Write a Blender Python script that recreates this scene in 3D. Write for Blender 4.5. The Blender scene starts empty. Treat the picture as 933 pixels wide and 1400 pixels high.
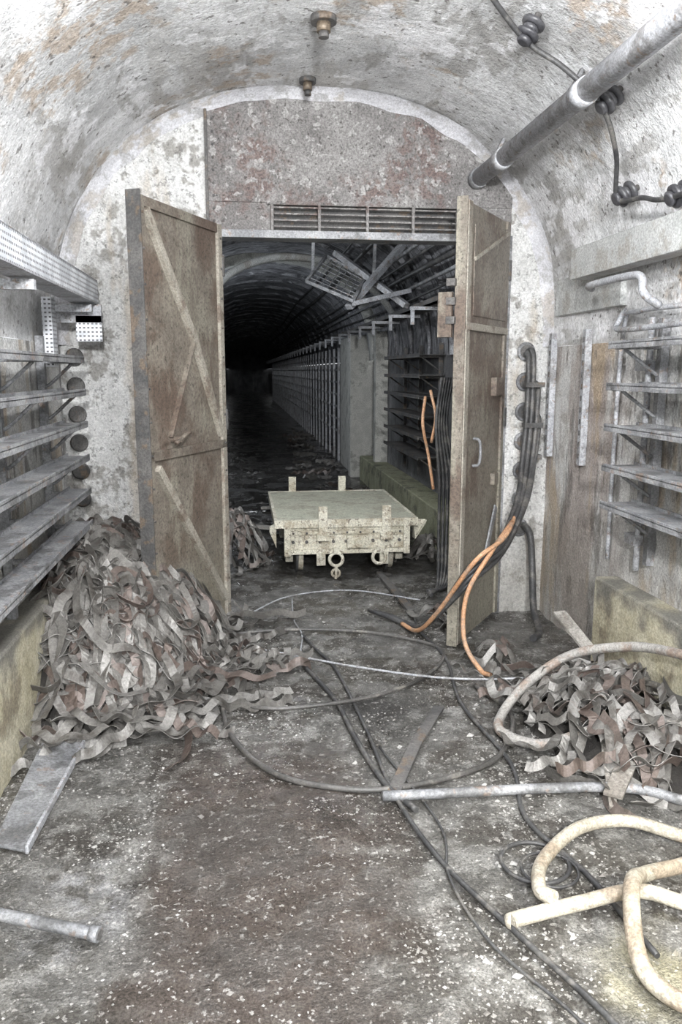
import bpy, math, random
from mathutils import Vector, Matrix, noise as mn
random.seed(7)
sc=bpy.context.scene
sc.view_settings.view_transform='Standard'
sc.view_settings.look='None'
sc.view_settings.exposure=0.0

# ------------------------------------------------------------ materials
class NT:
    def __init__(s,name):
        s.m=bpy.data.materials.new(name); s.m.use_nodes=True
        s.t=s.m.node_tree; s.n=s.t.nodes; s.l=s.t.links
        s.b=s.n['Principled BSDF']
        g=s.n.new('ShaderNodeNewGeometry'); s.pos=g.outputs['Position']; s.geo=g
        s.sep=s.n.new('ShaderNodeSeparateXYZ'); s.l.new(s.pos,s.sep.inputs[0]); s.cache={}
    def lk(s,a,b): s.l.new(a,b)
    def math(s,op,a,b=None,c=None,clamp=False):
        n=s.n.new('ShaderNodeMath'); n.operation=op; n.use_clamp=clamp
        for i,v in enumerate((a,b,c)):
            if v is None: continue
            if isinstance(v,(int,float)): n.inputs[i].default_value=v
            else: s.lk(v,n.inputs[i])
        return n.outputs[0]
    def mapr(s,v,lo,hi,a=0.,b=1.):
        n=s.n.new('ShaderNodeMapRange'); n.clamp=True; n.interpolation_type='SMOOTHSTEP'
        s.lk(v,n.inputs[0]); n.inputs[1].default_value=lo; n.inputs[2].default_value=hi
        n.inputs[3].default_value=a; n.inputs[4].default_value=b
        return n.outputs[0]
    def noise(s,scale,detail=4,stretch=(1,1,1),rough=0.6,off=0.):
        key=(scale,detail,stretch,rough,off)
        if key in s.cache: return s.cache[key]
        mp=s.n.new('ShaderNodeMapping'); mp.inputs['Scale'].default_value=stretch
        mp.inputs['Location'].default_value=(off,off*.7,off*1.3)
        s.lk(s.pos,mp.inputs[0])
        n=s.n.new('ShaderNodeTexNoise'); n.inputs['Scale'].default_value=scale
        n.inputs['Detail'].default_value=detail; n.inputs['Roughness'].default_value=rough
        s.lk(mp.outputs[0],n.inputs['Vector']); s.cache[key]=n.outputs[0]; return n.outputs[0]
    def mask(s,sp):
        k=sp[0]
        if k=='n':
            st=sp[4] if len(sp)>4 else (1,1,1); of=sp[5] if len(sp)>5 else 0.
            return s.mapr(s.noise(sp[1],4 if sp[1]<12 else 2,st,.68,of),sp[2],sp[3])
        if k=='z': return s.mapr(s.math('ADD',s.sep.outputs[2],s.math('MULTIPLY',s.noise(3,2),.5)),sp[1]+.25,sp[2]+.25,sp[3],sp[4])
        if k=='y': return s.mapr(s.sep.outputs[1],sp[1],sp[2],sp[3],sp[4])
        if k=='x': return s.mapr(s.math('ADD',s.sep.outputs[0],s.math('MULTIPLY',s.noise(3,2),.5)),sp[1]+.25,sp[2]+.25,sp[3],sp[4])
        if k=='s':
            dx=s.math('SUBTRACT',s.sep.outputs[0],sp[1]); dy=s.math('SUBTRACT',s.sep.outputs[1],sp[2])
            d=s.math('SQRT',s.math('ADD',s.math('MULTIPLY',dx,dx),s.math('MULTIPLY',dy,dy)))
            d=s.math('ADD',d,s.math('MULTIPLY',s.math('SUBTRACT',s.noise(3,2),.5),.9))
            return s.mapr(d,sp[3],sp[4],1,0)
        if k=='rnd': return s.mapr(s.geo.outputs['Random Per Island'],sp[1],sp[2])
    def mix(s,f,a,b,mode='MIX'):
        n=s.n.new('ShaderNodeMix'); n.data_type='RGBA'; n.blend_type=mode
        if isinstance(f,(int,float)): n.inputs[0].default_value=f
        else: s.lk(f,n.inputs[0])
        for i,v in ((6,a),(7,b)):
            if isinstance(v,tuple): n.inputs[i].default_value=(v[0],v[1],v[2],1)
            else: s.lk(v,n.inputs[i])
        return n.outputs[2]
def M(name,c1,c2,layers=(),rough=.8,metal=0.,bump=.3,bscale=25,bdist=.02,nscale=4,wet=None,speck=.25,spscale=90):
    s=NT(name)
    col=s.mix(s.mapr(s.noise(nscale,4,rough=.7),.35,.65),c1,c2)
    for L in layers:
        specs,c=L[0],L[1]; amt=L[2] if len(L)>2 else 1.
        f=None
        for sp in specs:
            m=s.mask(sp); f=m if f is None else s.math('MULTIPLY',f,m)
        if amt!=1.: f=s.math('MULTIPLY',f,amt)
        col=s.mix(f,col,c)
    if speck:
        sp=s.mapr(s.noise(spscale,2,rough=.8),.3,.7,1-speck*1.3,1+speck)
        cc=s.n.new('ShaderNodeCombineColor')
        for i in range(3): s.lk(sp,cc.inputs[i])
        col=s.mix(1.,col,cc.outputs[0],'MULTIPLY')
    s.lk(col,s.b.inputs['Base Color'])
    s.b.inputs['Metallic'].default_value=metal
    if wet:
        f=None
        for sp in wet[0]:
            m=s.mask(sp); f=m if f is None else s.math('MULTIPLY',f,m)
        s.lk(s.math('ADD',rough,s.math('MULTIPLY',f,wet[1]-rough)),s.b.inputs['Roughness'])
    else: s.b.inputs['Roughness'].default_value=rough
    if bump:
        h=s.noise(bscale*.5,6,rough=.8)
        bn=s.n.new('ShaderNodeBump'); bn.inputs['Strength'].default_value=bump; bn.inputs['Distance'].default_value=bdist*1.6
        s.lk(h,bn.inputs['Height']); s.lk(bn.outputs[0],s.b.inputs['Normal'])
        if wet: s.lk(s.math('MULTIPLY',s.math('SUBTRACT',1.,s.math('MULTIPLY',f,.75)),bump),bn.inputs['Strength'])
    return s.m

V=(1,1,.25)
m_vault=M('vault_plaster',(.58,.585,.59),(.80,.805,.81),[
   ([('n',1.6,.5,.62)],(.46,.46,.46),.65),
   ([('n',4,.54,.61,(1,.35,1))],(.31,.30,.285),.65),
   ([('n',1.5,.54,.62,(1,1,1),5),('n',7,.45,.56)],(.42,.33,.245),.7),
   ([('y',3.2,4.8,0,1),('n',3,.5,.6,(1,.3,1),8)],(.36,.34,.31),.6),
   ([('n',2.6,.57,.61,(1,.6,1),11)],(.88,.88,.90),.7),
   ([('n',26,.62,.69)],(.12,.11,.10),.75),
   ([('n',4,.58,.64,(1,1,1),3)],(.90,.90,.92),.7)],rough=.85,bump=.75,bscale=16,bdist=.028,nscale=2.2,speck=.15,spscale=70)
m_wall=M('wall_concrete',(.54,.54,.53),(.80,.80,.785),[
   ([('n',2.0,.5,.62)],(.34,.32,.29),.75),
   ([('x',1.0,1.2,0,1),('y',3.75,4.0,0,1),('n',2.5,.38,.52,V,2)],(.30,.24,.21),.7),
   ([('n',2.2,.53,.62,V,9)],(.48,.37,.24),.65),
   ([('n',8,.54,.62,V)],(.13,.12,.11),.65),
   ([('z',.3,1.0,1,0)],(.22,.20,.17),.55)],rough=.85,bump=.8,bscale=20,bdist=.03,speck=.22)
m_end=M('end_wall_plaster',(.64,.64,.625),(.82,.82,.81),[
   ([('n',3.5,.52,.57),('n',13,.42,.56)],(.30,.285,.26),.8),
   ([('n',2.2,.54,.64,V,4)],(.45,.37,.27),.5),
   ([('n',30,.58,.66)],(.10,.10,.09),.5),
   ([('z',.2,.9,1,0)],(.34,.32,.28),.6)],rough=.85,bump=.9,bscale=18,bdist=.03,speck=.18)
m_ring=M('ring_plaster',(.62,.62,.65),(.80,.80,.83),[([('n',6,.52,.60)],(.38,.375,.37),.65),([('n',3,.55,.62,(1,1,1),6)],(.42,.36,.28),.5)],bump=.8,speck=.15)
m_curb=M('curb_concrete',(.38,.345,.24),(.52,.49,.38),[
   ([('n',3,.5,.64)],(.20,.17,.12),.8),([('z',.38,.5,0,1)],(.10,.10,.10),.8)],bump=.5)
m_floor=M('mud_floor',(.080,.077,.070),(.165,.160,.150),[
   ([('n',2.2,.46,.58)],(.048,.044,.039),.85),
   ([('n',8,.50,.60)],(.24,.237,.225),.5),
   ([('x',-.42,-.25,0,1),('x',.3,.55,1,0),('y',2.9,3.4,1,0)],(.058,.046,.039),.8),
   ([('s',.6,3.5,.0,.3,.9)],(.024,.022,.020),.85),
   ([('s',.25,2.7,.0,.2,.55)],(.028,.024,.021),.7),
   ([('s',1.15,1.6,.0,.35,.95)],(.36,.335,.23),.75),  # warm pool of lamplight painted into the floor colour
   ([('s',-.6,2.2,.0,.3,.9),('n',9,.4,.6)],(.27,.27,.275),.7),
   ([('n',45,.60,.66)],(.42,.41,.39),.5),
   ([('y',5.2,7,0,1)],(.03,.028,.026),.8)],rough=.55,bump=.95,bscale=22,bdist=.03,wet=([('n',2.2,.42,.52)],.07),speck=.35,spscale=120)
m_gravel=M('gravel',(.26,.255,.24),(.5,.49,.47),[([('rnd',.0,.8)],(.12,.11,.10),.85),([('s',1.15,1.6,.0,.35,.95)],(.5,.46,.33),.6)],bump=0,speck=.2)  # last layer tints stones with the same painted pool of warm light
m_rubble=M('dark_rubble',(.09,.088,.085),(.16,.155,.15),bump=0,speck=.2)
m_rear=M('rear_concrete',(.12,.12,.125),(.22,.22,.225),[  # darker patchy grey for the rear walls
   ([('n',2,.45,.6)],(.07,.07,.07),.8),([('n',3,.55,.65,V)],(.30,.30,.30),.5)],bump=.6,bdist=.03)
m_rearvault=M('rear_vault',(.15,.15,.16),(.34,.34,.355),[  # darker banded grey for the rear vault
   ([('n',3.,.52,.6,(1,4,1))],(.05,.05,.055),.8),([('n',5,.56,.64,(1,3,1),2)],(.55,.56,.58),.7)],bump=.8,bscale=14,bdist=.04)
m_pil=M('pilaster_concrete',(.44,.44,.41),(.60,.60,.56),[([('n',4,.5,.62)],(.2,.2,.18),.7)],bump=.4)
m_moss=M('mossy_curb',(.27,.28,.18),(.36,.36,.25),[([('n',5,.5,.62)],(.10,.10,.08),.7)],bump=.4)
m_panel=M('red_oxide_steel',(.16,.152,.148),(.255,.247,.24),[
   ([('n',2.5,.48,.60),('n',16,.40,.56)],(.135,.09,.08),.8),
   ([('n',18,.58,.63)],(.38,.37,.36),.75),([('n',40,.6,.68)],(.05,.045,.04),.8)],rough=.6,bump=.6,bscale=40,bdist=.01,speck=.3)
m_leaf=M('rusted_leaf_steel',(.17,.148,.123),(.25,.225,.187),[
   ([('n',2.5,.46,.60)],(.12,.085,.066),.8),([('n',4,.52,.62,V,7)],(.30,.285,.23),.65),
   ([('z',.1,.9,1,0)],(.29,.275,.22),.6),([('n',45,.58,.66)],(.05,.042,.036),.6)],rough=.5,metal=.15,bump=.5,bscale=50,bdist=.006,speck=.22,spscale=60)
m_brace=M('rusted_brace',(.28,.257,.215),(.37,.345,.295),[([('n',9,.5,.62)],(.15,.11,.085),.7)],rough=.55,bump=.4)
m_galv=M('galvanised_steel',(.33,.34,.36),(.50,.51,.535),[([('n',8,.5,.60)],(.18,.175,.17),.7),([('n',30,.6,.68)],(.22,.15,.1),.6)],rough=.5,metal=.1,bump=.3)
m_shelf=M('shelf_steel',(.19,.195,.205),(.35,.355,.365),[([('n',6,.5,.60)],(.10,.10,.10),.7),([('n',16,.60,.68)],(.24,.16,.11),.5)],rough=.5,metal=.15,bump=.3)
m_dark=M('dark_steel',(.06,.06,.06),(.12,.115,.11),[([('n',12,.55,.65)],(.18,.12,.07),.5)],rough=.6,bump=.3)
m_belt=M('rusty_banding',(.098,.093,.085),(.195,.187,.174),[
   ([('rnd',.76,.82)],(.12,.084,.070),.7),([('rnd',.35,.05)],(.27,.262,.248),.55),([('n',14,.54,.66)],(.06,.051,.043),.6)],rough=.42,metal=.2,bump=.2,speck=.2)
m_mound=M('mound_dirt',(.02,.018,.016),(.035,.032,.028),bump=.5)
m_cable=M('black_cable',(.03,.03,.032),(.07,.07,.07),[([('n',9,.5,.65)],(.18,.17,.155),.6)],rough=.5,bump=.1)
m_wetcable=M('dusty_cable',(.055,.053,.05),(.11,.105,.1),[([('n',6,.52,.64)],(.26,.245,.22),.7)],rough=.4,bump=.2)
m_orange=M('orange_cable',(.42,.22,.11),(.50,.30,.18),[([('n',9,.5,.62)],(.27,.20,.15),.7)],rough=.6,bump=.1)
m_cream=M('cream_hose',(.35,.32,.26),(.47,.435,.36),[([('n',6,.48,.60)],(.25,.195,.14),.75)],rough=.6,bump=.5)
m_ghose=M('grey_hose',(.27,.26,.245),(.39,.375,.35),[([('n',6,.50,.62)],(.25,.175,.13),.7)],rough=.6,bump=.4)
m_cart=M('cart_cream_paint',(.52,.495,.40),(.68,.655,.555),[([('n',7,.50,.60)],(.36,.31,.225),.75),([('n',36,.58,.66)],(.15,.12,.09),.8),([('z',.0,.25,1,0)],(.25,.22,.18),.6)],rough=.65,bump=.3)
m_deck=M('cart_deck_paint',(.42,.425,.34),(.54,.545,.445),[([('n',4,.48,.60)],(.34,.32,.25),.8),([('n',14,.56,.64)],(.24,.22,.18),.5)],rough=.6,bump=.3)
m_wood=M('weathered_wood',(.25,.238,.215),(.38,.36,.33),[([('n',5,.5,.62,(1,.2,1))],(.15,.13,.11),.7)],bump=.4)
m_paint=M('grey_wall_paint',(.40,.41,.405),(.50,.51,.50),[([('n',5,.52,.62)],(.31,.29,.26),.7)],rough=.6,bump=.3)
m_brass=M('brass_socket',(.15,.12,.09),(.21,.17,.125),rough=.5,metal=.3,bump=.1)
m_porc=M('insulator_black',(.035,.035,.04),(.07,.07,.075),rough=.35,bump=.1)
def perforated():
    s=NT('perforated_steel')
    mp=s.n.new('ShaderNodeVectorMath'); mp.operation='SCALE'; s.lk(s.pos,mp.inputs[0]); mp.inputs[3].default_value=45
    fr=s.n.new('ShaderNodeVectorMath'); fr.operation='FRACTION'; s.lk(mp.outputs[0],fr.inputs[0])
    sp=s.n.new('ShaderNodeSeparateXYZ'); s.lk(fr.outputs[0],sp.inputs[0])
    a=s.math('ABSOLUTE',s.math('SUBTRACT',sp.outputs[1],.5)); b=s.math('ABSOLUTE',s.math('SUBTRACT',sp.outputs[2],.5))
    a2=s.math('ABSOLUTE',s.math('SUBTRACT',sp.outputs[0],.5))
    sn=s.n.new('ShaderNodeSeparateXYZ'); s.lk(s.geo.outputs['Normal'],sn.inputs[0])
    fx=s.math('GREATER_THAN',s.math('ABSOLUTE',sn.outputs[0]),.5)
    aa=s.math('ADD',s.math('MULTIPLY',fx,a),s.math('MULTIPLY',s.math('SUBTRACT',1,fx),a2))
    h=s.math('MULTIPLY',s.math('LESS_THAN',aa,.27),s.math('LESS_THAN',b,.2))
    col=s.mix(h,s.mix(s.mapr(s.noise(8),.4,.6),(.5,.52,.55),(.75,.77,.80)),(.12,.12,.13))
    s.lk(col,s.b.inputs['Base Color']); s.b.inputs['Roughness'].default_value=.45; s.b.inputs['Metallic'].default_value=.1
    return s.m
m_perf=perforated()

# ------------------------------------------------------------ mesh builder
def catmull(pts,n=8):
    P=[Vector(p) for p in pts]
    if len(P)<3: return P
    out=[]
    for i in range(len(P)-1):
        p0=P[i-1] if i>0 else P[0]*2-P[1]; p1=P[i]; p2=P[i+1]
        p3=P[i+2] if i+2<len(P) else P[-1]*2-P[-2]
        for k in range(n):
            t=k/n
            out.append(.5*((2*p1)+(p2-p0)*t+(2*p0-5*p1+4*p2-p3)*t*t+(3*p1-p0-3*p2+p3)*t**3))
    out.append(P[-1]); return out
class MB:
    def __init__(s,*mats): s.v=[];s.f=[];s.mi=[];s.sm=[];s.mats=mats
    def face(s,idx,m=0,sm=False): s.f.append(idx);s.mi.append(m);s.sm.append(sm)
    def hexa(s,c,m=0):
        b=len(s.v); s.v+= [tuple(p) for p in c]
        for q in ((0,3,2,1),(4,5,6,7),(0,1,5,4),(1,2,6,5),(2,3,7,6),(3,0,4,7)): s.face([b+i for i in q],m)
    def box(s,x0,x1,y0,y1,z0,z1,m=0,T=None):
        c=[(x0,y0,z0),(x1,y0,z0),(x1,y1,z0),(x0,y1,z0),(x0,y0,z1),(x1,y0,z1),(x1,y1,z1),(x0,y1,z1)]
        if T is not None: c=[T@Vector(p) for p in c]
        s.hexa(c,m)
    def beam(s,p0,p1,w,h,m=0,up=(0,0,1)):
        p0=Vector(p0);p1=Vector(p1);d=(p1-p0).normalized();up=Vector(up)
        if abs(d.dot(up))>.97: up=Vector((1,0,0))
        a=d.cross(up).normalized()*w/2; b=a.cross(d).normalized()*h/2
        s.hexa([p0-a-b,p0+a-b,p1+a-b,p1-a-b,p0-a+b,p0+a+b,p1+a+b,p1-a+b],m)
    def tube(s,pts,r,m=0,seg=8,n=8,smooth=True):
        P=catmull(pts,n) if smooth else [Vector(p) for p in pts]
        R=r if isinstance(r,(list,tuple)) else [r]*len(P)
        b=len(s.v); up=None
        for i,p in enumerate(P):
            d=(P[min(i+1,len(P)-1)]-P[max(i-1,0)]).normalized()
            if up is None:
                up=Vector((0,0,1)) if abs(d.z)<.9 else Vector((1,0,0))
            a=(up-d*up.dot(d)).normalized(); up=a; c=d.cross(a)
            for k in range(seg):
                t=2*math.pi*k/seg
                s.v.append(tuple(p+(a*math.cos(t)+c*math.sin(t))*R[i]))
        for i in range(len(P)-1):
            for k in range(seg):
                k2=(k+1)%seg
                s.face([b+i*seg+k,b+i*seg+k2,b+(i+1)*seg+k2,b+(i+1)*seg+k],m,True)
        s.face([b+k for k in range(seg)][::-1],m); e=b+(len(P)-1)*seg
        s.face([e+k for k in range(seg)],m)
    def cyl(s,p0,p1,r,m=0,seg=16): s.tube([p0,p1],r,m,seg,smooth=False)
    def ring(s,c,ax,R,r,m=0,seg=20):
        c=Vector(c);ax=Vector(ax).normalized(); u=ax.orthogonal().normalized(); w=ax.cross(u)
        s.tube([c+(u*math.cos(2*math.pi*i/seg)+w*math.sin(2*math.pi*i/seg))*R for i in range(seg+1)],r,m,8,smooth=False)
    def build(s,name,bevel=0,parent=None,solid=0):
        me=bpy.data.meshes.new(name); me.from_pydata(s.v,[],s.f)
        for mt in s.mats: me.materials.append(mt)
        for p,mi,sm in zip(me.polygons,s.mi,s.sm): p.material_index=mi; p.use_smooth=sm
        me.update()
        o=bpy.data.objects.new(name,me); sc.collection.objects.link(o)
        if bevel:
            b=o.modifiers.new('bevel','BEVEL'); b.width=bevel; b.segments=2; b.limit_method='ANGLE'
        if solid:
            d=o.modifiers.new('solid','SOLIDIFY'); d.thickness=solid
        if parent: o.parent=parent
        return o

# ------------------------------------------------------------ tunnel shell
CX,A,ZS,RZ,EX=.45,1.52,1.75,1.45,2.3
YD=4.95; XL,XR=CX-A,CX+A
def arch(t,a=A,rz=RZ):
    c,s_=math.cos(t),math.sin(t)
    return (CX+a*math.copysign(abs(c)**(2/EX),c), ZS+rz*abs(s_)**(2/EX))
def archz(x,a=A,rz=RZ):
    u=min(1,abs((x-CX)/a)); return ZS+rz*(max(0,1-u**EX))**(1/EX)
def vault(name,y0,y1,mat,ny,amp,a=A,rz=RZ):
    b=MB(mat); N=64
    for j in range(ny+1):
        y=y0+(y1-y0)*j/ny
        for i in range(N+1):
            x,z=arch(math.pi*i/N,a,rz)
            d=amp*mn.noise(Vector((x*1.7,y*1.7,z*1.7)))+amp*.4*mn.noise(Vector((x*6,y*6,z*6)))
            b.v.append((x+(CX-x)*d,y,z+(ZS-z)*d))
    for j in range(ny):
        for i in range(N):
            q=j*(N+1)+i; b.face([q,q+1,q+N+2,q+N+1],0,True)
    return b.build(name)
def wallp(name,x,y0,y1,z1,mat,amp=.01):
    b=MB(mat); ny=max(2,int(min(60,(y1-y0)*14))); nz=24
    for j in range(ny+1):
        y=y0+(y1-y0)*j/ny
        for i in range(nz+1):
            z=-.05+(z1+.05)*i/nz
            fade=min(1,(z1-z)/.2)
            b.v.append((x+fade*amp*mn.noise(Vector((x,y*2,z*2)))+fade*amp*.4*mn.noise(Vector((x,y*9,z*9))),y,z))
    for j in range(ny):
        for i in range(nz):
            q=j*(nz+1)+i; b.face([q,q+1,q+nz+2,q+nz+1],0,True)
    return b.build(name)
vault('ceiling',-2.5,YD+.02,m_vault,120,.012)
wallp('wall_left',XL,-2.5,YD+.02,ZS,m_wall)
wallp('wall_right',XR,-2.5,YD+.02,ZS,m_wall)
Y1=YD+.15
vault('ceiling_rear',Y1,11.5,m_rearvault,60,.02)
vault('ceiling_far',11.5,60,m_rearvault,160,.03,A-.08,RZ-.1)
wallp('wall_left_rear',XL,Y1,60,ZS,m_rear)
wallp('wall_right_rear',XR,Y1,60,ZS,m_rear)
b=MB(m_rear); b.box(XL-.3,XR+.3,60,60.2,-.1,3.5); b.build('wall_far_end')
def ribs(name,ys,prof,mat,a=A,rz=RZ,jit=0):
    b=MB(mat); N=72; K=len(prof)
    for y in ys:
        o=len(b.v)
        for i in range(N+1):
            t=math.pi*i/N
            j=jit*mn.noise(Vector((i*.35,y,2)))
            for dy,dp in prof:
                x,z=arch(t,a-dp-(j if dp>0 else 0),rz-dp-(j if dp>0 else 0)); b.v.append((x,y+dy,z))
        for i in range(N):
            for k in range(K-1):
                q=o+i*K+k; b.face([q,q+1,q+K+1,q+K],0,True)
    return b.build(name)
ribs('trim_ring',[YD],[(-.11,-.002),(-.055,.014),(-.02,.045),(-.004,.062)],m_ring,jit=.02)
ribs('trim_ring_rear',[11.3],[(0,0),(.05,.11),(.30,.11),(.3,0)],m_pil)
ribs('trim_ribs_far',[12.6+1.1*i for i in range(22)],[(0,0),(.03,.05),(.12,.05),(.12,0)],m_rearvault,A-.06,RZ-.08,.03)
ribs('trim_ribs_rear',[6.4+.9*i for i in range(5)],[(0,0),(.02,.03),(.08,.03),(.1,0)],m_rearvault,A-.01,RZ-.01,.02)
OX0,OX1,OZ=-.18,1.65,2.42
def wallcols(name,x0,x1,z0,mat,y0=YD,y1=Y1,n=14,top=None):
    b=MB(mat)
    for i in range(n+1):
        x=x0+(x1-x0)*i/n; zt=max(archz(x)+.02,z0+.01) if top is None else top
        b.v+=[(x,y0,z0),(x,y0,zt),(x,y1,z0),(x,y1,zt)]
    for i in range(n):
        q=i*4
        b.face([q,q+4,q+5,q+1]); b.face([q+2,q+3,q+7,q+6]); b.face([q,q+2,q+6,q+4])
    b.face([0,1,3,2]); q=n*4; b.face([q,q+2,q+3,q+1])
    return b.build(name)
wallcols('wall_back_left',XL-.02,OX0,-.05,m_end)
wallcols('wall_back_right',OX1+.02,XR+.02,-.05,m_end)
wallcols('wall_back_panel',OX0,OX1+.02,OZ+.16,m_panel,YD-.02,Y1,24)
b=MB(m_panel,m_shelf,m_dark)
y0,y1=YD-.05,YD+.10
b.box(OX0,.19,YD-.015,y1,OZ,OZ+.16,0); b.box(1.33,OX1+.02,YD-.015,y1,OZ,OZ+.16,0)
b.box(-.12,1.40,y0,y1,OZ-.045,OZ,1)
b.box(1.40,OX1+.02,YD-.01,y1,OZ-.045,OZ,0)
b.box(.17,1.34,y0+.01,YD+.02,OZ+.145,OZ+.165,0)
b.box(.19,1.33,YD+.05,YD+.06,OZ,OZ+.15,2)
for i in range(4):
    z=OZ+.02+i*.036; b.box(.19,1.33,YD-.03,YD-.005,z,z+.010,0)
for x in (.19,.47,.76,1.04,1.315): b.box(x,x+.018,YD-.045,YD,OZ,OZ+.15,0)
b.box(OX0,OX0+.07,y0,y1,0,OZ,1)
b.box(OX1-.03,OX1+.03,y0+.03,y1,0,OZ,1)
b.box(OX0-.005,OX0+.012,YD-.035,YD-.018,OZ,3.08,2)
for i in range(9): b.cyl((OX0+.04,YD-.02,OZ+.05+i*.07),(OX0+.04,YD-.03,OZ+.05+i*.07),.008,2,8)
b.build('door_frame',.003)

b=MB(m_curb); b.box(XL-.05,-.95,-2.5,4.3,-.05,.51); b.build('trim_curb_left',.012)
b=MB(m_curb); b.box(1.85,XR+.05,-2.5,3.9,-.05,.52); b.build('trim_curb_right',.012)
b=MB(m_moss); b.box(1.72,XR+.05,6.4,11.6,-.05,.36); b.build('trim_curb_rear',.012)
b=MB(m_pil)
b.box(1.62,XR+.05,11.9,12.15,-.05,2.12); b.box(1.8,XR+.05,10.7,10.85,.3,2.12); b.box(1.70,XR+.05,12.15,13.8,-.05,2.12)
b.build('wall_pilaster')

def fz(x,y): return .016*mn.noise(Vector((x*2,y*2,0)))+.011*mn.noise(Vector((x*9,y*9,3)))+.006*mn.noise(Vector((x*25,y*25,3)))
def floorp(name,x0,x1,ya,yb,nx,ny):
    b=MB(m_floor)
    for j in range(ny+1):
        for i in range(nx+1):
            x=x0+(x1-x0)*i/nx;y=ya+(yb-ya)*j/ny; b.v.append((x,y,fz(x,y)))
    for j in range(ny):
        for i in range(nx):
            q=j*(nx+1)+i; b.face([q,q+1,q+nx+2,q+nx+1],0,True)
    return b.build(name)
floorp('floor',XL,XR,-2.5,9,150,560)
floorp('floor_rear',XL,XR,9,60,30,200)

b=MB(m_gravel)
def stone(b,x,y,r,z=None):
    z=fz(x,y) if z is None else z
    o=len(b.v)
    for d in ((1,0,0),(-1,0,0),(0,1,0),(0,-1,0),(0,0,1),(0,0,-1)):
        k=r*random.uniform(.6,1.3)
        a=Vector(d)+Vector((random.uniform(-.4,.4),random.uniform(-.4,.4),random.uniform(-.4,.4)))
        b.v.append((x+a.x*k,y+a.y*k,z+a.z*k*.6+r*.2))
    for q in ((0,2,4),(2,1,4),(1,3,4),(3,0,4),(2,0,5),(1,2,5),(3,1,5),(0,3,5)): b.face([o+i for i in q])
cnt=0
while cnt<10000:
    y=random.uniform(1.2,5.5); x=random.uniform(-.95,1.85)
    if random.random()>min(1,(3.2/y)**2*.6): continue
    d=1.
    if -.35<x<.42 and y<3.2: d=.12
    if mn.noise(Vector((x*2.5,y*2.5,9)))<.0: d*=.18
    if random.random()>d: continue
    r=random.uniform(.002,.006) if random.random()<.95 else random.uniform(.007,.014)
    stone(b,x,y,r); cnt+=1
b.build('gravel_debris')

# ------------------------------------------------------------ banding
def ribbons(name,hf,samp,count,width=.045,layer=.10,seed=1,lens=(.35,.9),parent=None,xmin=-1.04,xmax=1.84):
    rnd=random.Random(seed); b=MB(m_belt)
    for _ in range(count):
        x,y=samp(rnd); L=rnd.uniform(*lens); st=.014; n=int(L/st)
        hd=rnd.uniform(0,6.28); lay=rnd.uniform(.0,layer)
        tw0=rnd.choice([-1,1])*rnd.uniform(.15,1.25); twr=rnd.uniform(-.8,.8)
        wl=rnd.uniform(.10,.22); am=rnd.uniform(.006,.028)
        ph=rnd.uniform(0,6); cur=rnd.uniform(-10,10); zz=rnd.choice([0,0,rnd.uniform(.3,.9)])
        w=width*rnd.uniform(.8,1.1)/2; o=len(b.v)
        slope=rnd.uniform(-.12,.12)
        for i in range(n):
            s_=i*st
            cur+=rnd.uniform(-.7,.7); cur=max(-16,min(16,cur)); hd+=cur*st
            a=hd+zz*math.sin(2*math.pi*s_/wl+ph)
            x+=math.cos(a)*st; y+=math.sin(a)*st
            side=Vector((-math.sin(a),math.cos(a),0))
            g=hf(x,y)
            q=math.sin(2*math.pi*s_/wl+ph)
            px=Vector((x,y,max(g,0)+max(0,lay+slope*s_)+am*q+.014))
            t=tw0+twr*s_
            wd=side*math.cos(t)+Vector((0,0,1))*math.sin(t)
            lift=max(0,.004-(px.z-abs(wd.z)*w))
            for p in (px-wd*w,px+wd*w):
                p.z+=lift
                p.x=min(max(p.x,xmin),xmax)
                if name=='steel_banding_pile': p.y=min(p.y,4.91)
                b.v.append(tuple(p))
        for i in range(n-1):
            q=o+i*2; b.face([q,q+1,q+3,q+2],0,False)
    return b.build(name,solid=.0025,parent=parent)
def mound(name,hf,x0,x1,ya,yb,parent,n=40):
    b=MB(m_mound)
    for j in range(n+1):
        for i in range(n+1):
            x=x0+(x1-x0)*i/n;y=ya+(yb-ya)*j/n
            b.v.append((x,y,hf(x,y)-.02+.03*mn.noise(Vector((x*8,y*8,0))) if hf(x,y)>0 else -.03))
    for j in range(n):
        for i in range(n):
            q=j*(n+1)+i; b.face([q,q+1,q+n+2,q+n+1],0,True)
    return b.build(name,parent=parent)
def hL(x,y):
    r=math.hypot((x+.85)/(.74 if x>-.85 else .6),(y-4.4)/(1.0 if y<4.4 else 1.3))
    return .62*(1-r**2.2) if r<1 else -.0
def sL(r):
    while True:
        x=r.uniform(-.92,-.06);y=r.uniform(3.42,4.8)
        if hL(x,y)>0 and (x<-.42 or y<4.15 or x<-.11-(4.93-y)*.47-.05): return x,y
o=ribbons('steel_banding_pile',hL,sL,430,.046,.11,3,(.3,.9))
mound('dirt_core',hL,-.98,-.1,3.35,4.92,o)
def hTail(x,y): return .10*(1-((x-.0)/.28)**2-((y-3.95)/.3)**2)
ribbons('steel_banding_tail',hTail,lambda r:(r.gauss(.0,.09),r.gauss(3.98,.1)),24,.04,.03,5,(.2,.4))
def hR(x,y):
    r=math.hypot((x-1.64)/.40,(y-3.12)/.60); return .19*(1-r*r) if r<1 else 0.
def sR(r):
    while True:
        x=r.uniform(1.28,1.76);y=r.uniform(2.62,3.7)
        if hR(x,y)>0.01: return x,y
o=ribbons('steel_banding_heap',hR,sR,110,.044,.08,11,(.25,.55))
mound('dirt_core',hR,1.22,1.84,2.5,3.75,o)
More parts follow.
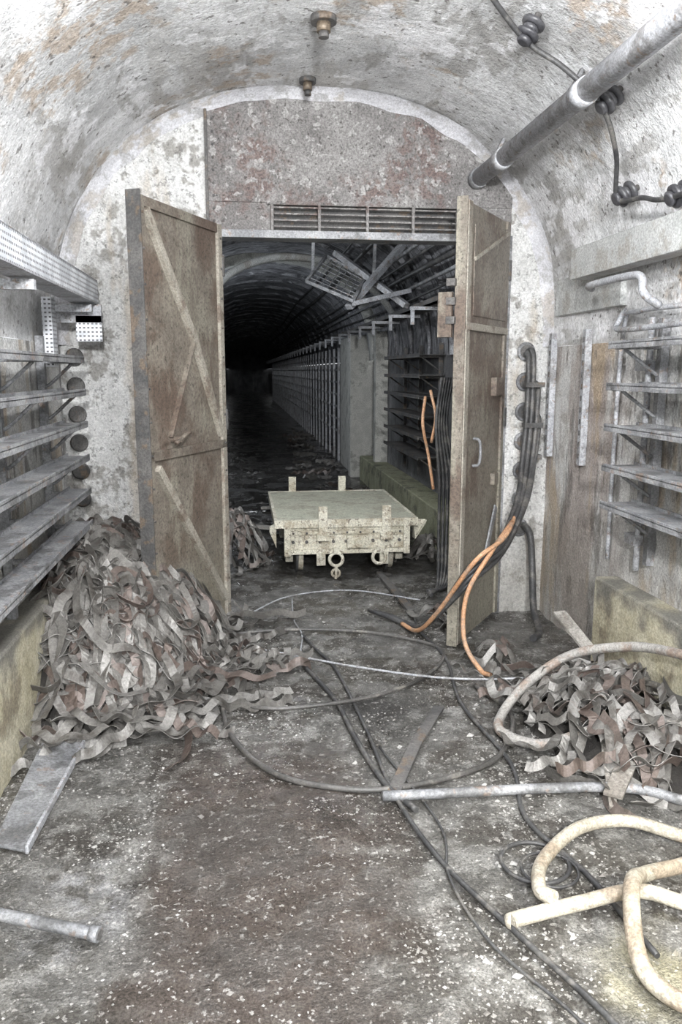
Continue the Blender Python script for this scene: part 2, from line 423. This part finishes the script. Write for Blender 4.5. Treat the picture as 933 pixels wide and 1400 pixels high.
def h0(cx,cy,r,h):
    return lambda x,y: max(0,h*(1-((x-cx)**2+(y-cy)**2)/r/r))
for nm,cx,cy,r,h,c,ln in (('steel_banding_clump',1.36,4.03,.10,.07,12,(.15,.28)),('steel_banding_clump.001',-.1,6.6,.3,.38,60,(.2,.5)),('steel_banding_clump.002',1.35,8.6,.25,.25,45,(.2,.5)),('steel_banding_clump.003',1.18,4.75,.09,.06,7,(.15,.3)),('steel_banding_clump.004',1.55,6.5,.14,.15,22,(.2,.35))):
    ribbons(nm,h0(cx,cy,r,h),(lambda cx,cy,r:(lambda R_:(R_.gauss(cx,r*.4),R_.gauss(cy,r*.4))))(cx,cy,r),c,.045,.05,int(cx*100)+31,ln)
ribbons('steel_banding_scatter',lambda x,y:0,lambda r:(r.uniform(.9,1.4),r.uniform(9,20)),50,.06,.1,77,(.3,.6))

# ------------------------------------------------------------ door leaves
def leafT(hx,hy,fx,fy,flip):
    d=Vector((fx-hx,fy-hy,0)).normalized(); n=Vector((-d.y,d.x,0))*flip
    return Matrix(((d.x,n.x,0,hx),(d.y,n.y,0,hy),(0,0,1,0),(0,0,0,1))), math.hypot(fx-hx,fy-hy)
def leafT2(*a):
    T,W=leafT(*a,1)
    if (T.to_3x3()@Vector((0,1,0))).x<0: T,W=leafT(*a,-1)
    return T,W
def lb(b,T,u0,z0,u1,z1,w,m=0,off=.014,h=.03):
    d=Vector((u1-u0,0,z1-z0)).normalized(); p=Vector((-d.z,0,d.x))*w/2; q=Vector((0,h/2,0))
    a=Vector((u0,off,z0)); e=Vector((u1,off,z1))
    b.hexa([T@v for v in (a-p-q,a+p-q,e+p-q,e-p-q,a-p+q,a+p+q,e+p+q,e-p+q)],m)
T,W=leafT2(-.115,4.90,-.49,4.10)
b=MB(m_leaf,m_dark,m_shelf,m_brace); zt=2.44
b.box(0,W,-.03,0,.03,zt,0,T)
b.box(0,.05,0,.02,.03,zt,3,T); b.box(W-.045,W,-.035,.02,.03,zt,0,T)
b.box(W,W+.012,-.05,.03,.03,zt+.02,1,T)
b.box(0,W,0,.016,zt-.05,zt,0,T); b.box(0,W,0,.02,1.14,1.19,0,T); b.box(0,W,0,.016,.03,.09,0,T)
lb(b,T,W-.06,2.38,W*.42,1.78,.045,3); lb(b,T,W*.42,1.78,.06,1.22,.045,3); lb(b,T,W*.42,1.76,W*.75,1.25,.014,0)
lb(b,T,W-.08,1.1,.06,.2,.045,3)
b.cyl(T@Vector((W*.72,.0,1.24)),T@Vector((W*.72,.07,1.24)),.018,0,10)
b.tube([T@Vector((W*.76,.05,1.22)),T@Vector((W*.68,.07,1.26)),T@Vector((W*.60,.06,1.27))],.011,0,8)
for z in (.4,1.25,2.15): b.cyl(T@Vector((-.005,.01,z)),T@Vector((-.005,.01,z+.12)),.018,1,10)
for i in range(14):
    for u in (.025,W-.022): b.cyl(T@Vector((u,.018,.15+i*.17)),T@Vector((u,.026,.15+i*.17)),.007,1,6)
b.build('door_left',.002)
T,W=leafT2(1.64,4.90,1.20,4.28)
b=MB(m_leaf,m_dark,m_shelf,m_brace); zt=2.49
b.box(0,W,-.04,0,.03,zt,0,T)
b.box(W,W+.012,-.05,.012,.02,zt+.02,0,T); b.box(0,.05,0,.015,.03,zt,0,T); b.box(W-.06,W,0,.018,.03,zt,3,T)
b.box(0.02,W-.07,0,.014,1.86,2.42,0,T); b.box(.05,W-.1,.014,.02,1.9,2.38,0,T)
b.box(0,W,0,.022,1.82,1.86,3,T); lb(b,T,.05,2.42,W-.1,2.2,.02,3)
b.tube([T@Vector((W-.16,.02,1.22)),T@Vector((W-.16,.06,1.2)),T@Vector((W-.16,.06,1.08)),T@Vector((W-.16,.02,1.06))],.009,2,8)
b.box(.1,.24,0,.035,1.45,1.56,0,T); b.box(.12,.2,0,.03,.9,.97,0,T)
lb(b,T,.1,.75,.35,.35,.05,2,.012,.012)
for z in (.4,1.25,2.15): b.cyl(T@Vector((-.005,.01,z)),T@Vector((-.005,.01,z+.12)),.02,1,10)
for z in (1.85,1.95,2.05): b.box(W-.01,W+.04,-.09,-.04,z,z+.04,1,T)
b.box(W+.0,W+.03,-.14,-.06,1.78,2.02,0,T)
b.build('door_right',.002)

# ------------------------------------------------------------ cart
b=MB(m_cart,m_deck,m_dark)
x0,x1,y0,y1,zt=.24,1.34,6.0,7.5,.46
b.box(x0,x1,y0,y1,zt-.03,zt,1)
b.box(x0-.015,x1+.015,y0-.015,y0+.02,zt-.06,zt+.004,0); b.box(x0-.015,x0+.01,y0,y1,zt-.06,zt+.004,0); b.box(x1-.01,x1+.015,y0,y1,zt-.06,zt+.004,0)
b.box(x0-.015,x1+.015,y1-.02,y1+.015,zt-.06,zt+.004,0)
b.box(x0+.06,x1-.06,y0+.02,y0+.07,.19,zt-.05,0)
b.box(x0+.06,x1-.06,y1-.07,y1-.02,.19,zt-.05,0)
b.box(x0+.09,x1-.09,y0-.0,y0+.03,.345,.375,0); b.box(x0+.09,x1-.09,y0-.01,y0+.03,.19,.225,0)
for x in (x0+.14,x1-.2): b.box(x,x+.05,y0+.05,y1-.05,.2,zt-.05,0)
for x in (x0+.36,x0+.86): 
    b.box(x-.035,x+.035,y0-.035,y0-.01,.32,.57,0); b.box(x-.05,x+.05,y0-.045,y0,.30,.36,0)
    b.box(x-.05,x+.02,y0-.02,y0+.02,.1,.2,0)
for x in (x0+.22,x0+.70): b.box(x-.035,x+.035,y1+.0,y1+.03,.3,.60,0)
for x in (x0+.06,x1-.10): b.box(x,x+.05,y0-.02,y0+.03,.18,.44,0)
for i in range(9):
    x=x0+.13+i*.105; b.cyl((x,y0+.02,.285),(x,y0-.0,.285),.013,2,8)
    b.cyl((x,y0-.01,.36),(x,y0-.022,.36),.009,2,8)
b.box(x0+.55,x0+.72,y0-.03,y0+.02,.235,.335,0)
b.cyl((x0+.635,y0-.02,.28),(x0+.635,y0-.07,.28),.03,0,14)
for x,z in ((x0+.46,.155),(x0+.80,.165)):
    b.ring((x,y0-.05,z),(0,1,0),.052,.014,0); b.box(x-.02,x+.02,y0-.07,y0+.03,.2,.235,0)
b.beam((x0+.46,y0-.05,.11),(x0+.455,y0-.05,-.0),.035,.02,0); b.ring((x0+.457,y0-.05,.045),(0,1,0),.03,.012,0)
b.hexa([(x1,y0+.02,.28),(x1+.09,y0+.05,.40),(x1+.09,y0+.1,.40),(x1,y0+.12,.28),(x1,y0+.02,.30),(x1+.1,y0+.05,.43),(x1+.1,y0+.1,.43),(x1,y0+.12,.43)],0)
b.hexa([(x0-.05,y0+.05,.36),(x0,y0+.02,.24),(x0,y0+.12,.24),(x0-.05,y0+.1,.36),(x0-.05,y0+.05,.40),(x0,y0+.02,.42),(x0,y0+.12,.42),(x0-.05,y0+.1,.40)],0)
for y in (y0+.28,y1-.28):
    b.cyl((x0+.1,y,.14),(x1-.1,y,.14),.022,2,10)
    for x in (x0+.17,x1-.2):
        b.cyl((x,y,.14),(x+.05,y,.14),.14,0,28); b.cyl((x-.01,y,.14),(x+.01,y,.14),.155,2,28)
    for x in (x0+.08,x1-.12): b.box(x,x+.06,y-.06,y+.06,.08,.3,0)
b.build('flatbed_rail_cart',.003)

# ------------------------------------------------------------ shelf racks
def rack(name,xw,xf,ya,yb,zs,ups,mat,bw=None,gus=True,wid=.018):
    b=MB(mat,m_galv); sg=1 if xw>xf else -1
    xb=xw if bw is None else xf+sg*bw
    for z in zs:
        b.box(min(xf,xb),max(xf,xb),ya,yb,z,z+.006)
        b.box(min(xf,xf+sg*.01),max(xf,xf+sg*.01),ya,yb,z-.02,z+.016)
        b.box(min(xb,xb-sg*.008),max(xb,xb-sg*.008),ya,yb,z-.005,z+.02)
    for u in ups:
        b.box(min(xw-sg*.04,xw),max(xw-sg*.04,xw),u-.02,u+.02,min(zs)-.3,max(zs)+.12)
        for z in zs:
            b.beam((xw-sg*.03,u,z-.012),(xf+sg*.01,u,z-.012),wid*1.4,.022)
            if gus: b.tube([(xw-sg*.04,u,z-.14),(xw-sg*.07,u,z-.12),(xf+sg*.05,u,z-.02)],.009,0,6,4)
    return b.build(name,.0015)
rack('cable_shelf_rack',XR-.01,1.70,-.5,3.58,[.97,1.15,1.34,1.53,1.72],[3.52,2.6,1.5,.5],m_shelf,.17)
rack('cable_shelf_rack.001',XL+.01,-.83,-.5,4.42,[.78,.96,1.14,1.32,1.49,1.66],[4.36,3.55,2.7,1.9],m_shelf,.12)
rack('cable_shelf_rack.002',XR-.01,1.70,7.6,9.5,[.75,.95,1.15,1.35,1.55,1.75],[7.7,8.6,9.4],m_dark)
b=MB(m_galv)
for i in range(7):
    z=.5+i*.22; b.box(1.72,1.735,14.2,46,z,z+.035)
for j in range(44): b.box(1.70,1.74,14.2+j*.72,14.25+j*.72,-.01,2.0)
b.build('cable_grid_rack')
b=MB(m_dark,m_galv)
b.box(1.64,1.80,6.5,50,2.16,2.18); b.box(1.64,1.65,6.5,50,2.16,2.22)
for j in range(40):
    y=7.0+j*1.05
    b.beam((1.80,y,2.14),(1.48,y,2.14),.04,.03,1); b.beam((1.5,y,2.14),(1.5,y,2.0),.03,.03,1)
b.build('rear_cable_tray')
b=MB(m_cable,m_shelf)
for k,t in enumerate((.42,.5,.58,.66,.74,.95,1.1)):
    x,z=arch(t,A-.10-.02*(k%2),RZ-.12); 
    pts=[(x+.03*math.sin(i*1.3+k),5.3+i*3,z-.03*abs(math.sin(i*.9+k))) for i in range(14)]
    b.tube(pts,.014+.006*(k%3),1 if k in (1,4) else 0,6,4)
b.build('overhead_cable_run')
b=MB(m_galv,m_shelf,m_dark)
fr=[(.62,7.6,2.42),(1.02,7.3,2.22),(1.22,7.9,2.5),(.86,8.1,2.72)]
for i in range(4): b.beam(fr[i],fr[(i+1)%4],.03,.03,1)
for i in range(1,7):
    a=Vector(fr[0]).lerp(Vector(fr[1]),i/7); c=Vector(fr[3]).lerp(Vector(fr[2]),i/7); b.beam(a,c,.008,.008,1)
    a=Vector(fr[0]).lerp(Vector(fr[3]),i/7); c=Vector(fr[1]).lerp(Vector(fr[2]),i/7); b.beam(a,c,.008,.008,1)
b.beam((1.0,7.5,2.18),(1.72,8.0,2.95),.08,.05,0); b.beam((.95,8.1,2.75),(1.55,7.5,2.2),.08,.05,0)
b.beam((1.02,7.3,2.2),(1.6,7.6,2.35),.05,.04,0); b.beam((.7,7.9,2.5),(.72,7.9,3.1),.03,.03,1); b.beam((1.3,7.9,2.5),(1.32,7.9,3.02),.03,.03,1)
b.build('hanging_mesh_frame',.002)
b=MB(m_paint)
b.tube([(-.3,8.2,2.35),(-.05,8.4,2.60),(.35,8.6,2.76),(.8,8.8,2.78),(1.2,9.0,2.70),(1.6,9.2,2.42),(1.8,9.3,2.2)],.04,0,10,8)
b.build('arched_pipe')

# ------------------------------------------------------------ wall services
b=MB(m_perf,m_galv)
b.box(-.79,-.775,-.5,4.62,1.965,2.085,0); b.box(-.90,-.775,-.5,4.62,2.08,2.088,1); b.box(-.90,-.775,-.5,4.62,1.96,1.966,1)
b.box(-1.02,-.76,4.60,4.625,1.86,1.96,1); b.box(-.90,-.76,4.60,4.61,1.76,1.90,0)
b.box(-1.03,-.98,4.4,4.5,1.62,1.98,0); b.beam((-1.05,4.5,1.93),(-.79,4.5,1.93),.04,.04,1); b.beam((-1.05,3.3,1.93),(-.79,3.3,1.93),.04,.04,1)
b.build('perforated_cable_tray',.0015)
b=MB(m_paint,m_dark)
b.box(1.925,1.965,3.95,4.80,1.93,2.14,0); b.build('wall_duct_panel',.003)
b=MB(m_paint,m_galv)
b.box(1.80,1.90,-.5,4.3,2.09,2.25,0); b.build('cable_duct_box',.004)
b=MB(m_galv,m_dark)
for y in (4.86,4.36):
    b.box(1.925,1.965,y-.022,y+.022,1.06,1.83,0)
    for i in range(11): b.box(1.922,1.926,y-.007,y+.007,1.1+i*.066,1.13+i*.066,1)
b.build('wall_strut_channel',.002)
b=MB(m_galv)
b.tube([(1.86,4.15,2.03),(1.74,3.9,2.02),(1.74,3.5,2.02),(1.74,3.38,2.0),(1.74,3.35,1.93),(1.82,3.36,1.88)],.018,0,10,6)
b.tube([(1.93,3.9,1.9),(1.88,3.85,1.85),(1.86,3.8,1.80),(1.86,3.2,1.80),(1.86,2.5,1.81)],.014,0,10,6)
b.tube([(1.93,3.62,.62),(1.93,3.62,1.2),(1.93,3.62,1.85)],.016,0,8,4)
b.tube([(1.94,3.95,.60),(1.94,3.95,1.2),(1.93,3.9,1.82),(1.9,3.7,1.88),(1.9,3.3,1.88)],.012,0,8,6)
for z in (.75,.85,1.6): b.box(1.9,1.95,3.6,3.7,z,z+.05,0)
b.build('wall_conduit')
b=MB(m_galv,m_shelf)
b.cyl((1.44,-1,2.74),(1.44,4.94,2.74),.05,0,20)
for y in (1.2,2.3,3.35,4.4): b.cyl((1.44,y,2.74),(1.44,y+.1,2.74),.056,0,20); b.beam((1.44,y+.2,2.78),(1.50,y+.2,2.90),.03,.015,1)
b.cyl((1.44,4.86,2.74),(1.44,4.95,2.74),.058,1,20)
b.build('overhead_conduit_pipe')
def insul(p,n_):
    b=MB(m_porc,m_dark); p=Vector(p); n=Vector(n_).normalized()
    b.cyl(p+n*.03,p-n*.10,.014,1,10)
    for k,r in ((-.02,.05),(-.045,.036),(-.07,.05),(-.095,.032)):
        b.tube([p+n*(k+.013),p+n*(k+.006),p+n*(k-.006),p+n*(k-.013)],[r*.7,r,r,r*.7],0,18,smooth=False)
    b.build('cable_insulator')
ins=[(1.23,3.42,3.02),(1.60,3.42,2.76),(1.83,3.68,2.43),(1.86,3.25,2.34)]
for p in ins: insul(Vector(p),(p[0]-CX,0,(p[2]-ZS)*1.1))
off=[Vector((CX-p[0],0,ZS-p[2])).normalized()*.09 for p in ins]
b=MB(m_cable)
q=[Vector(p)+o for p,o in zip(ins,off)]
b.tube([(.95,3.3,3.1),tuple(q[0]),tuple((q[0]+q[1])/2+Vector((0,0,.02))),tuple(q[1]),tuple((q[1]+q[2])/2+Vector((.03,0,.0))),tuple(q[2]),tuple((q[2]+q[3])/2),tuple(q[3]),(1.78,2.6,2.3),(1.8,1.5,2.32)],.011,0,8,8)
b.build('insulated_overhead_cable')
for x,y,k in ((.41,3.96,1.1),(.40,4.74,.85)):
    b=MB(m_dark,m_brass); z=archz(x)
    b.cyl((x,y,z+.01),(x,y,z-.022),.055*k,0,20); b.cyl((x,y,z-.02),(x,y,z-.06),.030*k,1,16); b.cyl((x,y,z-.06),(x,y,z-.085),.022*k,0,14)
    b.build('ceiling_lamp_socket')
b=MB(m_dark,m_shelf)
for i in range(7):
    z=1.72-i*.19; b.ring((1.80,YD-.01,z),(0,1,0),.048,.013,1); b.cyl((1.80,YD-.03,z),(1.80,YD+.02,z),.042,0,18)
for i in range(6):
    z=1.68-i*.17; b.ring((-.985,YD-.01,z),(0,1,0),.042,.012,0); b.cyl((-.985,YD-.04,z),(-.985,YD+.02,z),.04,0,18)
b.build('wall_cable_bushings')
b=MB(m_cable,m_dark)
for k,(dx,dz) in enumerate(((0,0),(.035,-.19),(-.03,-.02),(.05,-.38))):
    b.tube([(1.80+dx*.3,4.94,1.72+dz),(1.81+dx,4.84,1.70+dz),(1.80+dx,4.80,1.35 if k!=3 else 1.2),(1.76+dx,4.74,1.05),(1.66+dx*.8,4.55,.82),(1.45+dx*.6,4.26+.02*k,.62-.02*k),(1.24,4.16,.52-.03*k),(1.11,4.3,.22),(1.05,4.6,.04),(.93-.04*k,4.86+.05*k,.03)],.017 if k<3 else .014,0,10,8)
for z in (1.5,1.25,1.05): b.box(1.745,1.865,4.76,4.82,z,z+.03,1)
b.build('black_cable_bundle')
b=MB(m_cable); b.tube([(1.82,4.94,.6),(1.83,4.82,.56),(1.84,4.78,.35),(1.80,4.62,.12),(1.78,4.46,.025),(1.7,4.35,.022)],.022,0,10,8); b.build('short_power_cable')
b=MB(m_orange)
b.tube([(1.62,4.5,.76),(1.45,4.22,.67),(1.25,4.1,.57),(1.10,4.28,.24),(1.03,4.5,.05),(.97,4.7,.03)],.013,0,10,8)
b.tube([(1.55,4.38,.73),(1.36,4.14,.62),(1.20,4.06,.40),(1.17,3.99,.16),(1.23,3.88,.03),(1.27,3.82,.022)],.013,0,10,8)
b.tube([(1.42,6.1,1.4),(1.38,6.0,1.2),(1.43,6.0,.95),(1.45,5.9,.7)],.012,0,8,6)
b.tube([(1.46,6.1,1.45),(1.48,6.0,1.25),(1.45,6.0,1.05)],.012,0,8,6)
b.build('orange_cable')
b=MB(m_cable)
for k in range(5): b.tube([(1.5+.02*k,5.9,1.55),(1.45+.02*k,5.85,1.2),(1.47+.03*k,5.8,.8),(1.45+.03*k,5.7,.4),(1.4+.02*k,5.5,.06),(1.3,5.3+.03*k,.03)],.013,0,8,6)
b.build('hanging_cable_bundle')
Z=.018
b=MB(m_wetcable)
b.tube([(-.17,4.66,Z),(-.14,4.1,Z),(-.13,3.69,Z),(-.08,3.29,Z),(.08,2.95,Z),(.30,2.80,Z),(.55,2.76,Z),(.87,2.85,Z),(1.07,3.01,Z),(1.22,3.36,Z),(1.15,3.7,Z)],.012,0,10,10)
b.build('looped_floor_cable')
b=MB(m_wetcable)
b.tube([(-.08,3.64,Z+.01),(.03,3.53,Z+.02),(.20,3.50,Z+.02),(.56,3.57,Z+.02),(.87,3.80,Z),(1.08,4.09,Z),(1.07,4.33,Z),(.72,4.60,Z),(.28,4.70,Z),(-.17,4.66,Z)],.010,0,10,10)
b.build('looped_floor_cable.001')
b=MB(m_galv)
b.tube([(.10,4.3,Z+.02),(.25,4.20,Z+.02),(.62,3.93,Z+.03),(1.04,3.71,Z+.04),(1.49,3.68,Z+.04),(1.8,3.9,Z)],.006,0,8,10)
b.tube([(.0,5.0,.03),(.3,5.4,.03),(.75,5.5,.03),(1.2,5.2,.03)],.005,0,8,8)
b.tube([(.32,5.41,.02),(.3,4.9,.02),(.33,4.6,.02),(.30,4.3,.02)],.005,0,8,8)
b.build('thin_wire')
b=MB(m_cable)
b.tube([(.33,4.6,Z),(.40,4.3,Z),(.47,4.0,Z),(.52,3.29,Z),(.54,2.73,Z),(.61,2.31,Z),(.74,1.95,Z),(.87,1.62,Z),(.95,1.3,Z)],.009,0,8,8)
b.tube([(.55,3.1,Z),(.66,2.5,.02),(.62,2.2,.02),(.66,1.9,.02),(.8,1.6,.02),(.85,1.3,.02)],.005,0,8,8)
b.tube([(1.07,5.9,Z),(1.12,5.2,Z),(1.06,4.6,Z),(1.1,4.1,Z),(1.02,3.5,Z),(1.06,2.9,Z),(.98,2.5,Z),(1.06,2.17,Z),(1.1,1.8,Z)],.009,0,8,8)
b.tube([(.30,4.1,Z),(.42,3.6,Z),(.46,3.2,Z),(.52,2.8,Z),(.60,2.6,Z)],.012,0,8,8)
b.build('trailing_floor_cable')
b=MB(m_cable)
b.ring((.92,2.25,.015),(0,0,1),.11,.007,0,28); b.ring((.95,2.2,.02),(0,0,1),.09,.005,0,28)
b.build('coiled_cable')
b=MB(m_dark)
b.beam((.53,2.70,.02),(.70,3.08,.028),.05,.012,0); b.beam((.70,3.08,.028),(.90,3.46,.02),.05,.012,0)
b.beam((1.05,6,.02),(1.09,5.0,.02),.05,.02,0)
b.build('flat_steel_bar')
b=MB(m_shelf,m_dark)
b.tube([(.49,2.68,.035),(1.35,2.63,.04),(1.6,2.47,.05),(1.8,2.38,.05)],.019,0,12,10); b.cyl((.485,2.68,.035),(.495,2.68,.035),.015,1,12)
b.build('floor_pipe')
b=MB(m_ghose)
b.tube([(1.80,2.6,.50),(1.76,2.83,.47),(1.72,3.2,.38),(1.55,3.45,.26),(1.33,3.43,.14),(1.16,3.30,.05),(1.10,3.13,.04),(1.23,2.98,.05),(1.48,2.9,.15),(1.66,2.76,.15),(1.80,2.6,.12)],.022,0,12,10)
b.build('grey_hose')
b=MB(m_cream)
b.tube([(.74,1.96,.035),(.76,1.97,.035),(.98,2.01,.04),(1.14,2.00,.07),(1.25,1.93,.07),(1.40,1.85,.05)],.022,0,14,10)
b.tube([(.88,2.0,.07),(.86,2.06,.06),(.94,2.23,.035),(1.13,2.39,.035),(1.32,2.41,.035),(1.46,2.30,.035),(1.6,2.2,.035)],.022,0,14,10)
b.tube([(1.5,2.2,.035),(1.38,2.15,.035),(1.22,2.10,.05),(1.10,1.96,.12),(1.02,1.77,.07),(1.03,1.67,.04),(1.12,1.58,.035),(1.3,1.5,.035)],.024,0,14,10)
b.build('cream_rubber_hose')
b=MB(m_shelf,m_galv)
b.hexa([(-.87,2.55,.02),(-.75,2.50,.02),(-.71,3.27,.02),(-.87,3.30,.05),(-.87,2.55,.03),(-.75,2.50,.03),(-.71,3.27,.03),(-.87,3.30,.06)],0)
b.beam((-.745,2.50,.03),(-.705,3.27,.03),.012,.03,1)
b.build('loose_shelf_board',.003)
b=MB(m_shelf,m_dark)
b.tube([(-.93,2.25,.05),(-.74,2.17,.04),(-.44,2.06,.03)],.018,0,12,6); b.cyl((-.46,2.067,.031),(-.435,2.058,.03),.022,0,12); b.cyl((-.436,2.0585,.03),(-.432,2.057,.03),.015,1,12)
b.build('broken_pipe')
b=MB(m_wood,m_belt)
for p,q_,w,h in (((1.78,3.3,.25),(1.35,2.62,.03),.035,.02),((1.62,3.35,.2),(1.32,2.52,.02),.03,.02),((1.75,3.05,.17),(1.33,2.55,.05),.07,.015),((1.62,3.80,.36),(1.66,3.52,.26),.07,.015),((1.4,3.6,.1),(1.75,2.7,.22),.06,.008),((.1,7.9,.05),(.4,7.7,.05),.08,.03),((.2,9.0,.05),(.7,8.8,.08),.08,.03)):
    b.beam(p,q_,w,h,0)
b.build('scrap_wood_pieces',.002)
b=MB(m_rubble)
for _ in range(500):
    y=random.uniform(7,20); x=random.choice([random.gauss(1.4,.2),random.gauss(-.3,.3)])
    if -.98<x<1.58: stone(b,x,y,random.uniform(.012,.04),0.02)
b.build('rear_rubble')

# ------------------------------------------------------------ camera & light
f=1080.;ps=math.atan(136*0.9844/1080);th=math.atan(193/1080)
cam=bpy.data.cameras.new('camera'); co=bpy.data.objects.new('camera',cam); sc.collection.objects.link(co)
cam.sensor_fit='VERTICAL'; cam.sensor_height=36; cam.lens=36*f/1400; cam.clip_start=.05
co.location=(0,0,1.6); co.rotation_euler=(math.pi/2-th,0,-ps); sc.camera=co
def light(name,kind,loc,power,col,size,rot=None,**k):
    l=bpy.data.lights.new(name,kind); l.energy=power; l.color=col
    l.shadow_soft_size=size
    for a,v in k.items(): setattr(l,a,v)
    o=bpy.data.objects.new(name,l); sc.collection.objects.link(o); o.location=loc
    if rot is not None: o.rotation_euler=(Vector(rot)-Vector(loc)).to_track_quat('-Z','Y').to_euler()
    return o
light('unseen_lamp','POINT',(.1,-1.3,2.4),1000,(.985,.99,1),.12)
light('unseen_lamp.001','POINT',(.45,2.0,2.75),150,(.985,.99,1),.10)  # added fill above the view, put in to even the light
light('unseen_lamp.002','SPOT',(1.45,.7,1.3),120,(1,.95,.78),.05,(1.15,1.55,0),spot_size=1.2,spot_blend=.8)
light('added_rear_fill','POINT',(.0,5.7,2.75),110,(.92,.96,1),.06)  # added fill hidden behind the lintel panel, brightens the rear section
light('added_rear_fill.001','POINT',(-.75,12.0,1.9),50,(.85,.92,1),.06)  # added fill hidden by the left leaf, brightens the far section
w=bpy.data.worlds.new('world'); sc.world=w; w.use_nodes=True
w.node_tree.nodes['Background'].inputs[0].default_value=(.94,.97,1,1); w.node_tree.nodes['Background'].inputs[1].default_value=2.3
